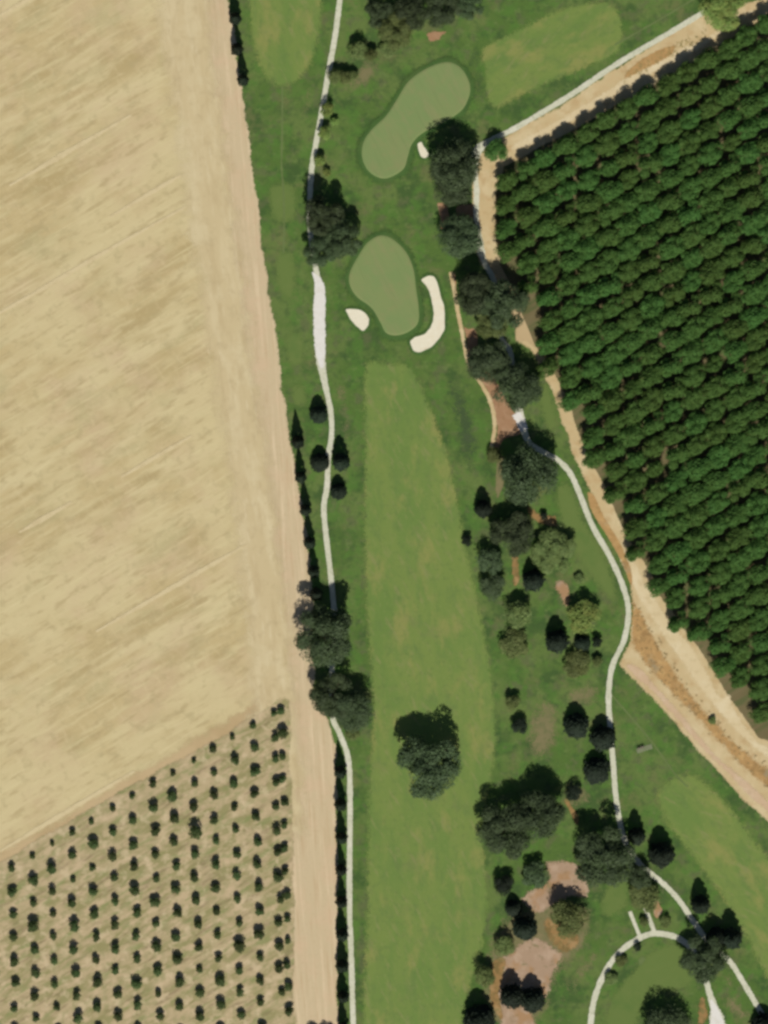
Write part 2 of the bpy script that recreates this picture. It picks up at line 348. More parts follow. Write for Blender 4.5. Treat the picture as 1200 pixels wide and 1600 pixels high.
sheet('field_headland', [(x + 24, y) for x, y in TRACK_W[:6]] + [(466, 960), (480, 1090), (500, 1320)] + HW[::-1], 0.06, mat['headland'], edge=9.0, smooth=False, jit=0.6, step=3)
sheet('orchard_soil', [(455, 1083), (461, 1300), (463, 1600), (466, 2300), (-1000, 2300), (-1000, 1930), (0, 1342)], 0.07, mat['youngsoil'], edge=1.4, smooth=False, jit=0.6, step=2)

GOLF_E = [(1500, -700), (1500, -190), (1190, 2), (1150, 10), (1098, 28), (1040, 63), (990, 94), (950, 118), (900, 152), (850, 183), (800, 212), (765, 231),
          (747, 246), (741, 285), (737, 330), (742, 385), (757, 412), (775, 440), (800, 480), (808, 530), (832, 545), (845, 570), (868, 620),
          (887, 668), (897, 705), (915, 745), (938, 795), (966, 855), (988, 905), (994, 950), (988, 1000), (972, 1038), (988, 1060), (1012, 1080), (1050, 1120),
          (1085, 1162), (1125, 1205), (1165, 1247), (1202, 1280), (1300, 1375), (2000, 2050), (2000, 2300)]
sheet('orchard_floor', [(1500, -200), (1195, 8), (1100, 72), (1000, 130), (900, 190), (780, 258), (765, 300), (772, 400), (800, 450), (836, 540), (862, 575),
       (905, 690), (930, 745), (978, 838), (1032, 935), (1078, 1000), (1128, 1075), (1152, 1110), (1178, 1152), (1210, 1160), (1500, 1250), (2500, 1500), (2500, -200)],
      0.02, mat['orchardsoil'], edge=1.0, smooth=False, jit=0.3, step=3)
sheet('dirt_track', [(1500, -220), (1190, -4), (1090, 18), (980, 88), (890, 146), (735, 228), (728, 300), (735, 380), (752, 412), (790, 420), (778, 380), (776, 300),
       (790, 262), (900, 202), (1000, 145), (1100, 88), (1200, 24), (1500, -165)], 0.035, mat['dirt'], edge=0.7, smooth=False, jit=0.4, step=2)
sheet('dirt_track', [(800, 528), (826, 530), (842, 542), (866, 578), (890, 628), (912, 692), (938, 745), (985, 838), (1038, 935), (1084, 1000), (1134, 1075), (1160, 1110), (1186, 1152), (1220, 1162),
       (1500, 1245), (1500, 1600), (1300, 1400), (1190, 1290), (1115, 1215), (1070, 1168), (1035, 1130), (1000, 1095), (972, 1070), (955, 1045), (970, 1000), (975, 950), (968, 905), (945, 855), (918, 795), (895, 745), (880, 705), (875, 668), (855, 620), (832, 575)],
      0.035, mat['dirt'], edge=0.7, smooth=False, jit=0.4, step=2)
RW = [(1500, -700)] + GOLF_E[1:] + [(530, 2300)] + TRACK_E[::-1][1:]
sheet('rough_grass', RW, 0.06, mat['rough'], edge=1.3, smooth=False, jit=0.5, step=1.2)

# bands of the dry strip along the big orchard
sheet('pale_dust_strip', [(975, 845), (990, 870), (1020, 925), (1050, 970), (1076, 1000), (1110, 1055), (1124, 1085), (1141, 1084), (1152, 1112), (1170, 1140), (1190, 1160), (1215, 1170), (1215, 1192), (1180, 1172),
       (1140, 1135), (1105, 1095), (1070, 1045), (1040, 1005), (1012, 960), (990, 925), (978, 890)], 0.05, mat['palestrip'], edge=1.6)
sheet('dry_weed_strip', [(985, 935), (1002, 950), (1030, 1005), (1068, 1062), (1105, 1110), (1145, 1152), (1185, 1185), (1230, 1215), (1235, 1262), (1190, 1228), (1150, 1192), (1110, 1150), (1075, 1112), (1035, 1072),
       (1005, 1040), (985, 1005)], 0.065, mat['weeds'], edge=2.2)
sheet('pink_dust_strip', [(975, 1040), (992, 1035), (1020, 1062), (1060, 1108), (1100, 1155), (1140, 1196), (1200, 1248), (1240, 1285), (1235, 1300), (1190, 1262), (1135, 1212), (1090, 1165), (1052, 1120), (1015, 1080), (990, 1058)],
      0.075, mat['pinkstrip'], edge=1.4)
sheet('dry_weed_strip', [(918, 770), (930, 775), (950, 815), (975, 860), (990, 900), (985, 915), (968, 872), (940, 825), (922, 795)], 0.062, mat['weeds'], edge=0.5)
sheet('pale_dust_strip', [(1000, 105), (1060, 75), (1095, 60), (1130, 38), (1172, 14), (1180, 22), (1120, 62), (1080, 88), (1030, 112), (940, 165), (860, 212), (810, 235), (800, 225), (880, 180)], 0.05, mat['palestrip'], edge=1.6)
sheet('dry_weed_strip', [(990, 100), (1030, 76), (1055, 70), (1050, 85), (1010, 108), (975, 125)], 0.065, mat['weeds'], edge=0.8)

# ---- mown areas
def grow(pts, k, cx=None):
    w = [P(*p) for p in pts]; s = 1 if area2(w) > 0 else -1; n = len(pts); out = []
    for i in range(n):
        a, b = w[i - 1], w[(i + 1) % n]; tx, ty = b[0] - a[0], b[1] - a[1]; l = math.hypot(tx, ty)
        x, y = w[i][0] + s * ty / l * k * M, w[i][1] - s * tx / l * k * M
        out.append((x / M + 600, 800 - y / M))
    return out
sheet('fairway', grow([(572, 570), (605, 568), (640, 572), (662, 612), (690, 680), (712, 760), (728, 850), (750, 950), (768, 1050), (776, 1150), (768, 1220), (756, 1290),
       (760, 1370), (764, 1400), (758, 1450), (752, 1495), (735, 1540), (722, 1600), (705, 1700), (690, 1900), (572, 1900), (566, 1600), (572, 1450), (575, 1250), (582, 1100), (575, 1000),
       (570, 900), (569, 700)], 6), 0.09, mat['fairway'], edge=3.2, jit=0.1)
sheet('fairway', grow([(384, -60), (388, 10), (393, 60), (405, 105), (428, 131), (455, 133), (482, 108), (497, 65), (505, 0), (510, -60)], 6), 0.09, mat['fairway'], edge=3.2, jit=0.1)
sheet('fairway', grow([(755, 76), (800, 52), (860, 22), (915, 6), (955, 8), (972, 38), (966, 80), (925, 100), (880, 119), (820, 146), (774, 168), (762, 150), (758, 110)], 6), 0.09, mat['fairway2'], edge=2.6, jit=0.1)
sheet('fairway', [(1020, 1235), (1048, 1208), (1085, 1203), (1128, 1234), (1165, 1278), (1205, 1330), (1300, 1440), (1420, 1640), (1300, 1640), (1205, 1552), (1165, 1480), (1130, 1420), (1082, 1352), (1042, 1302), (1022, 1262)],
      0.09, mat['fairway3'], edge=4.0, jit=0.1)
for tee in ([(426, 290), (458, 288), (464, 330), (452, 348), (428, 344), (420, 315)], [(434, 396), (456, 392), (464, 430), (456, 466), (440, 462), (430, 425)],
            [(447, 522), (470, 522), (473, 568), (452, 570)], [(456, 604), (474, 602), (478, 632), (460, 634)],
            [(945, 1610), (955, 1560), (985, 1520), (1020, 1484), (1055, 1474), (1078, 1495), (1090, 1530), (1060, 1548), (1015, 1560), (985, 1612)],
            [(968, 1362), (985, 1385), (978, 1415), (955, 1432), (938, 1425), (945, 1390)],
            [(842, 600), (855, 600), (868, 640), (872, 672), (856, 672), (845, 640)],
            [(872, 760), (890, 758), (915, 815), (945, 868), (962, 915), (965, 945), (945, 930), (915, 890), (890, 850), (872, 800)]):
    sheet('tee_box', grow(tee, 6), 0.085, mat['teegrass'], edge=3.4, jit=0.1)

z4 = lambda ox, oy, s, pts: [(ox + x / s, oy + y / s) for x, y in pts]
G1 = z4(340, 0, 3, [(1085, 292), (1140, 318), (1177, 380), (1182, 440), (1150, 510), (1080, 562), (970, 618), (915, 668), (892, 730), (872, 790), (812, 830),
      (760, 834), (708, 802), (678, 740), (683, 670), (720, 610), (788, 545), (838, 470), (888, 390), (950, 338), (1020, 303)])
G2 = z4(360, 250, 3, [(700, 354), (762, 372), (822, 430), (858, 510), (870, 600), (882, 690), (880, 760), (840, 802), (780, 822), (730, 810), (702, 760),
      (660, 692), (592, 640), (558, 580), (563, 520), (600, 450), (640, 390)])
for g in (G1, G2):
    sheet('green_collar', grow(g, 13), 0.10, mat['collar'], edge=2.4, jit=0.4, dome=0.14)
    sheet('putting_green', g, 0.25, mat['green'], edge=0.5, jit=0.03, dome=0.10)

def bunker(px):
    lip = sheet('bunker_lip', grow(px, 5), 0.10, mat['collar'], edge=1.0, jit=0.15, dome=0.16)
    s = sheet('bunker', grow(px, -1.5), 0.29, mat['sand'], edge=0.9, jit=0.18, dome=-0.02, step=0.8)
    return s
bunker(z4(360, 250, 3, [(540, 705), (562, 694), (600, 696), (640, 722), (656, 755), (645, 785), (622, 804), (595, 785), (562, 752)]))
bunker(z4(360, 250, 3, [(892, 568), (904, 546), (940, 540), (968, 562), (988, 635), (1007, 700), (1006, 785), (985, 838), (930, 888), (878, 908), (850, 890), (836, 850), (862, 828),
       (910, 808), (938, 778), (950, 735), (946, 690), (934, 635), (918, 598)]))
bunker(z4(640, 170, 6.156, [(66, 340), (92, 312), (125, 322), (165, 390), (195, 440), (180, 475), (120, 478), (85, 420)]))

# ---- bare earth under the trees
for name, px, m, e in (
    ('bare_earth', [(712, 428), (724, 505), (745, 515), (752, 560), (775, 592), (802, 640), (818, 655), (812, 678), (786, 690), (778, 720), (770, 706), (775, 668), (766, 622), (748, 592), (735, 566), (727, 530), (716, 478), (706, 440)], 'mulch', 0.5),
    ('bare_earth', [(683, 318), (700, 322), (703, 350), (692, 362), (686, 340)], 'mulch', 0.5),
    ('bare_earth', [(715, 322), (745, 322), (748, 350), (728, 352), (712, 338)], 'mulch', 0.5),
    ('bare_earth', [(776, 716), (790, 716), (786, 760), (778, 782), (772, 750)], 'drygrass', 0.8),
    ('bare_earth', [(822, 788), (842, 800), (868, 805), (871, 822), (850, 822), (832, 812)], 'orangeearth', 1.2),
    ('bare_earth', [(798, 870), (812, 872), (812, 905), (806, 922), (798, 900)], 'orangeearth', 1.2),
    ('bare_earth', [(866, 908), (882, 903), (893, 920), (892, 945), (882, 950), (870, 930)], 'pinkearth', 2.0),
    ('bare_earth', [(882, 1252), (890, 1252), (903, 1276), (904, 1288), (894, 1280)], 'orangeearth', 0.4),
    ('bare_earth', [(850, 1344), (900, 1346), (922, 1375), (920, 1408), (898, 1404), (862, 1420), (838, 1430), (810, 1406), (830, 1388), (855, 1372)], 'pinkearth', 2.0),
    ('bare_earth', [(850, 1432), (880, 1440), (905, 1460), (910, 1472), (885, 1492), (862, 1480), (848, 1455)], 'orangeearth', 2.0),
    ('bare_earth', [(768, 1498), (792, 1488), (815, 1470), (842, 1462), (868, 1478), (882, 1492), (868, 1522), (858, 1562), (836, 1580), (842, 1620), (780, 1620), (778, 1575), (764, 1540)], 'pinkearth', 2.2),
    ('bare_earth', [(768, 1500), (792, 1500), (782, 1545), (788, 1588), (778, 1592), (762, 1560), (764, 1530)], 'orangeearth', 1.2),
    ('bare_earth', [(1020, 1410), (1030, 1410), (1034, 1424), (1028, 1434), (1020, 1426)], 'pinkearth', 0.3),
    ('bare_earth', [(1092, 1560), (1104, 1562), (1106, 1590), (1096, 1606), (1088, 1590)], 'orangeearth', 1.2),
    ('bare_earth', [(666, 54), (684, 47), (697, 50), (688, 60), (672, 67)], 'mulch', 0.8)):
    sheet(name, px, 0.105 if m != 'orangeearth' else 0.12, mat[m], edge=e, jit=0.3, step=1.0)
ribbon('dirt_edge', [(704, 425), (709, 450), (716, 490), (725, 535), (733, 570), (752, 600), (767, 630), (773, 665), (768, 700)], 0.13, 8, mat['dirt'], soft=1)

for px, m in (([(475, 130), (492, 140), (478, 200), (470, 250), (458, 245), (462, 190)], 'drygrass'), ([(560, 96), (600, 90), (590, 130), (545, 150), (525, 140)], 'drygrass'),
    ([(905, 1060), (945, 1070), (930, 1105), (890, 1110), (880, 1085)], 'drygrass'), ([(840, 1080), (880, 1110), (870, 1180), (830, 1190), (815, 1150)], 'drygrass'),
    ([(880, 1215), (920, 1225), (930, 1250), (905, 1270), (880, 1260)], 'drygrass'), ([(910, 1490), (945, 1480), (920, 1530), (890, 1570), (868, 1560)], 'drygrass'),
    ([(1135, 1510), (1160, 1550), (1178, 1590), (1140, 1600), (1125, 1560)], 'drygrass'), ([(520, 600), (545, 600), (552, 680), (535, 690), (525, 640)], 'drygrass'),
    ([(770, 1440), (840, 1400), (925, 1410), (925, 1480), (880, 1530), (850, 1600), (770, 1610), (745, 1540)], 'drygrass'),
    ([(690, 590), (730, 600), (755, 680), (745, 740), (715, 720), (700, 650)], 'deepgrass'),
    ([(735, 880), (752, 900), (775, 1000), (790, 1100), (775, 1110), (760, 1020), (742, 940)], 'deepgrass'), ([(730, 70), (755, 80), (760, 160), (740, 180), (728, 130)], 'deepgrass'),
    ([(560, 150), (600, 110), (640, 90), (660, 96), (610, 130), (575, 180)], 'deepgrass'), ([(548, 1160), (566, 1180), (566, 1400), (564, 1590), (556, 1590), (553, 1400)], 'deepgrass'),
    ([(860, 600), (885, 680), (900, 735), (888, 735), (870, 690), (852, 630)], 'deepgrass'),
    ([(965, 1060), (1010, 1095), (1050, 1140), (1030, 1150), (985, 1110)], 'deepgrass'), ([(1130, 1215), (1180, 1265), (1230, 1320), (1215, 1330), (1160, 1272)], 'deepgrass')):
    sheet('thin_grass' if m == 'drygrass' else 'darker_grass', px, 0.075, mat[m], edge=6.5 if m == 'drygrass' else 7.0, jit=0.1)

# ---- faint worn lines in the grass
ribbon('worn_line', [(441, 135), (441, 190), (440, 260), (443, 300), (444, 360), (443, 395)], 0.098, 3.5, mat['worn'], soft=1, thick=0.03)
ribbon('worn_line', [(955, 1085), (990, 1125), (1015, 1155), (1035, 1182), (1055, 1210), (1075, 1230)], 0.1, 3.5, mat['worn'], soft=1, thick=0.03)
ribbon('worn_line', [(960, 70), (1000, 48), (1045, 22), (1090, -5)], 0.1, 3.5, mat['worn'], soft=1, thick=0.03)
sheet('worn_patch', [(997, 1500), (1004, 1494), (1009, 1498), (1004, 1506), (999, 1508)], 0.1, mat['worn'], edge=0.2, jit=0.05, step=0.4)

# ---- straw swaths left in the field
for px in ([(-20, 500), (70, 449), (160, 396), (292, 322)], [(172, 339), (282, 274)], [(15, 290), (205, 180)], [(190, 745), (300, 681)], [(30, 832), (112, 785)], [(-10, 30), (80, -22)],
           [(0, 1330), (210, 1205)], [(150, 987), (385, 851)]):
    n = 9; pts = smooth_open(px, 4); k = len(pts) - 1
    ribbon('straw_swath', [(x, y, 3 + rng.uniform(5, 9) * math.sin(math.pi * (0.08 + 0.84 * i / k))) for i, (x, y) in enumerate(pts)], 0.13, 6, mat['straw'], soft=1, thick=0.08, sub=3)

# ---- cart paths
ribbon('cart_path', [(538, -60), (531, 0), (523, 60), (512, 120), (500, 190), (489, 250), (485, 290), (484, 350), (490, 400), (496, 432, 9), (499, 450, 17), (499, 490, 20), (500, 540, 19), (502, 570, 14),
        (510, 610), (517, 645), (518, 680), (513, 715), (511, 760), (506, 795), (511, 850), (519, 920), (523, 980), (518, 1060), (520, 1120), (530, 1145), (544, 1185), (547, 1250), (546, 1400),
        (549, 1500), (552, 1600), (556, 1680)], 0.17, 8.8, mat['path'], thick=0.17)
ribbon('cart_path', [(488, 425, 2), (499, 446, 16), (499, 490, 19), (500, 540, 18), (503, 575, 6)], 0.185, 16, mat['whitepath'], thick=0.1)
ribbon('cart_path', [(1160, -20), (1098, 20), (1045, 52), (990, 84), (950, 109), (900, 143), (850, 174), (800, 203), (765, 220), (746, 236, 15), (742, 262), (745, 300, 9), (744, 340), (750, 385, 13), (758, 412), (772, 440),
        (778, 490), (784, 530), (797, 550), (804, 600), (814, 655, 13), (826, 690), (848, 706), (870, 718), (890, 738), (905, 770), (925, 820), (952, 868), (973, 915), (982, 955), (975, 1000), (957, 1040), (951, 1085), (953, 1130),
        (958, 1190), (963, 1250), (975, 1310), (1000, 1350), (1038, 1382), (1062, 1408), (1085, 1442), (1112, 1478), (1140, 1502), (1162, 1536), (1188, 1580), (1230, 1650)], 0.17, 8.8, mat['path'], thick=0.17)
ribbon('cart_path', [(920, 1680), (923, 1600), (929, 1560), (944, 1522), (964, 1492), (990, 1471), (1018, 1459), (1045, 1461), (1065, 1469), (1085, 1488), (1100, 1520), (1108, 1550), (1116, 1575, 14), (1121, 1600, 28), (1128, 1660, 34)],
       0.18, 9.6, mat['path'], thick=0.17)
ribbon('cart_path', [(1111, 1562, 4), (1117, 1580, 13), (1121, 1602, 24), (1127, 1650, 28)], 0.2, 12, mat['whitepath'], thick=0.1)
ribbon('cart_path', [(984, 1424), (992, 1444), (1001, 1466)], 0.165, 6, mat['path'], thick=0.12)
ribbon('cart_path', [(1008, 1418), (1015, 1436), (1023, 1458)], 0.165, 7, mat['path'], thick=0.12)
ribbon('cart_path', [(806, 646), (813, 658), (819, 672)], 0.185, 14, mat['whitepath'], thick=0.1)

# ------------------------------------------------------------------ trees
def leaf_cards(centres, normals, size, r, aspect=0.7):
    n = len(centres)
    rand = r.normal(size=(n, 3)); t = np.cross(normals, rand); t /= np.linalg.norm(t, axis=1)[:, None] + 1e-9
    b = np.cross(normals, t)
    s = (size * r.uniform(0.6, 1.35, n))[:, None]
    t = t * s * 0.5; b = b * s * 0.5 * aspect
    bend = normals * s * 0.12
    v = np.stack([centres - t - bend, centres - b, centres + t - bend, centres + b], axis=1).reshape(-1, 3)
    return v

def cards_mesh(name, v, material):
    n = len(v) // 4
    me = bpy.data.meshes.new(name)
    me.vertices.add(4 * n); me.vertices.foreach_set('co', v.astype(np.float32).ravel())
    me.loops.add(4 * n); me.loops.foreach_set('vertex_index', np.arange(4 * n, dtype=np.int32))
    me.polygons.add(n); me.polygons.foreach_set('loop_start', np.arange(0, 4 * n, 4, dtype=np.int32))
    me.polygons.foreach_set('loop_total', np.full(n, 4, dtype=np.int32))
    me.update(calc_edges=True); me.materials.append(material); return me

def tube(bm, a, b, ra, rb, seg=7):
    a, b = Vector(a), Vector(b); d = (b - a).normalized()
    u = d.orthogonal().normalized(); w = d.cross(u)
    ring = lambda c, rr: [bm.verts.new(c + (u * math.cos(2 * math.pi * k / seg) + w * math.sin(2 * math.pi * k / seg)) * rr) for k in range(seg)]
    r0, r1 = ring(a, ra), ring(b, rb)
    for k in range(seg): bm.faces.new((r0[k], r0[(k + 1) % seg], r1[(k + 1) % seg], r1[k]))
    bm.faces.new(r1)

def broad_tree(seed, height=1.6, nl=34, leaves=7000, leaf=0.062, clump=0.30, gap=0.0, low=0.28, lean=None):
    """normalised tree: crown radius 1; returns crown vertices and a trunk mesh"""
    r = np.random.default_rng(seed)
    zc, rz = (height + low * height) / 2, (height - low * height) / 2
    lobes = []
    squash = r.uniform(0.82, 1.0); rot = r.uniform(0, math.pi)
    while len(lobes) < nl:
        d = r.normal(size=3); d /= np.linalg.norm(d)
        if d[2] < -0.55: continue
        rad = r.uniform(0.15, 1.0) ** 0.45
        lump = 1 + 0.13 * math.sin(3 * math.atan2(d[1], d[0]) + seed) + 0.10 * math.sin(5 * math.atan2(d[1], d[0]) + 2 * seed)
        cr = r.uniform(0.75, 1.25) * clump
        p = d * rad * lump * (1 - cr * 0.75)
        p = np.array([p[0], p[1] * squash, p[2]])
        c, s = math.cos(rot), math.sin(rot)
        p = np.array([p[0] * c - p[1] * s, p[0] * s + p[1] * c, p[2] * rz + zc])
        lobes.append((p, cr))
    ext = np.array([math.hypot(p[0], p[1]) + cr for p, cr in lobes]); lim = np.quantile(ext, 0.72)
    lobes = [(p * np.array([min(1, lim / e), min(1, lim / e), 1]) * np.array([1, 1, 1]), cr) for (p, cr), e in zip(lobes, ext)]
    per = leaves // nl; V = []
    for p, cr in lobes:
        d = r.normal(size=(per, 3)); d /= np.linalg.norm(d, axis=1)[:, None]
        d[:, 2] = np.where(d[:, 2] < -0.35, -d[:, 2], d[:, 2])
        rr = cr * r.uniform(0.35, 1.0, per)[:, None] ** 0.5
        cen = p + d * rr * np.array([1, 1, 0.72])
        nor = d * 1.0 + np.array([0, 0, 0.22]) + r.normal(size=(per, 3)) * 0.42
        nor /= np.linalg.norm(nor, axis=1)[:, None]
        V.append(leaf_cards(cen, nor, leaf, r))
    V = np.concatenate(V)
    q = np.quantile(np.hypot(V[:, 0], V[:, 1]), 0.97); f = np.array([1 / q, 1 / q, 1.0])
    c2 = V.reshape(-1, 4, 3).mean(axis=1)[:, None, :]                 # move the leaves out, keep their size
    V = (c2 * f + (V.reshape(-1, 4, 3) - c2)).reshape(-1, 3)
    lobes = [(p * f, cr) for p, cr in lobes]
    bm = bmesh.new()
    fork = (0.03, 0.02, low * height * 0.9)
    tube(bm, (0, 0, -0.05), (0.01, 0.0, 0.05), 0.085, 0.06); tube(bm, (0.01, 0, 0.05), fork, 0.06, 0.048)
    for i in r.choice(nl, min(8, nl), replace=False):
        p = lobes[i][0]; mid = (Vector(fork) * 0.45 + Vector(p) * 0.55) + Vector((0, 0, 0.05))
        tube(bm, fork, mid, 0.036, 0.022, 5); tube(bm, mid, p, 0.022, 0.006, 5)
    tm = bpy.data.meshes.new('trunk'); bm.to_mesh(tm); bm.free(); tm.materials.append(mat['bark'])
    return V, tm

def cone_tree(seed, leaves=2600, leaf=0.10, fat=0.0):
    """normalised conifer: height 1, base radius 1 (scaled per tree)"""
    r = np.random.default_rng(seed)
    t = r.uniform(0, 1, leaves) ** 1.35                       # more leaves low down
    prof = (1 - t) ** (0.85 - fat * 0.4) * (0.35 + 0.65 * np.minimum(1, (t + 0.06) / 0.22))
    prof *= 1 + 0.10 * np.sin(t * 46 + seed)                   # whorls
    a = r.uniform(0, 2 * math.pi, leaves)
    prof *= 1 + 0.14 * np.sin(a * 5 + t * 21 + seed)
    rad = prof * r.uniform(0.55, 1.0, leaves) ** 0.4
    cen = np.stack([np.cos(a) * rad, np.sin(a) * rad, 0.06 + 0.94 * t], axis=1)
    nor = np.stack([np.cos(a), np.sin(a), 0.6 + 0 * a], axis=1) + r.normal(size=(leaves, 3)) * 0.4
    nor /= np.linalg.norm(nor, axis=1)[:, None]
    v = leaf_cards(cen, nor, 1.0, r)                           # unit cards, resized below
    v = v.reshape(-1, 4, 3); v = cen[:, None, :] + (v - cen[:, None, :]) * np.array([leaf * 2.6, leaf * 2.6, leaf * 0.62])
    bm = bmesh.new(); tube(bm, (0, 0, -0.02), (0, 0, 0.12), 0.13, 0.10); tube(bm, (0, 0, 0.12), (0, 0, 0.92), 0.10, 0.02)
    tm = bpy.data.meshes.new('trunk'); bm.to_mesh(tm); bm.free(); tm.materials.append(mat['bark'])
    return v.reshape(-1, 3), tm

BROAD = [broad_tree(100 + i, height=1.62, nl=[30, 38, 26, 44, 34, 40, 30, 36][i], leaves=11000, leaf=0.07, clump=[.30, .27, .33, .25, .29, .26, .31, .28][i]) for i in range(8)]
SMALL = [broad_tree(300 + i, height=2.0, nl=16, leaves=2600, leaf=0.13, clump=0.40, low=0.22) for i in range(4)]
CONE = [cone_tree(500 + i) for i in range(4)]
FATC = [cone_tree(540 + i, fat=1.0) for i in range(4)]
ORCH = [broad_tree(700 + i, height=1.75, nl=26, leaves=3400, leaf=0.13, clump=0.36, low=0.2) for i in range(6)]
SAPL = [broad_tree(800 + i, height=2.5, nl=14, leaves=560, leaf=0.30, clump=0.52, low=0.06) for i in range(5)]
mesh_cache = {}
def crown_mesh(lib, libname, k, m):
    key = (libname, k, m)
    if key not in mesh_cache: mesh_cache[key] = cards_mesh('crown', lib[k][0], mat[m])
    return mesh_cache[key]
LIBS = {'broad': BROAD, 'small': SMALL, 'cone': CONE, 'fat': FATC, 'orch': ORCH, 'sapl': SAPL}

def tree(name, px, py, rpx, h, lib, m, label, cat, group=None, r=rng, along=None):
    L = LIBS[lib]; k = r.randrange(len(L))
    root = bpy.data.objects.new(name, None); link(root)
    x, y = P(px, py); R = rpx * M * (1.09 if lib == 'broad' else 1.12 if lib == 'small' else 1)
    root.location = (x, y, 0.0); root.rotation_euler = (0, 0, r.uniform(0, 6.283))
    hn = {'broad': 1.62, 'small': 2.0, 'cone': 1.0, 'fat': 1.0, 'orch': 1.75, 'sapl': 2.5}[lib]
    root.scale = (R, R, h / hn)
    if along is not None:                                    # crowns grown together along the planted row
        root.rotation_euler[2] = math.radians(along) + r.choice((0, math.pi)) + r.uniform(-.12, .12); root.scale = (R * 1.24, R * 0.93, h / hn)
    root['label'] = label; root['category'] = cat
    if group: root['group'] = group
    link(bpy.data.objects.new('trunk', L[k][1]), root)
    link(bpy.data.objects.new('crown', crown_mesh(L, lib, k, m)), root)
    return root

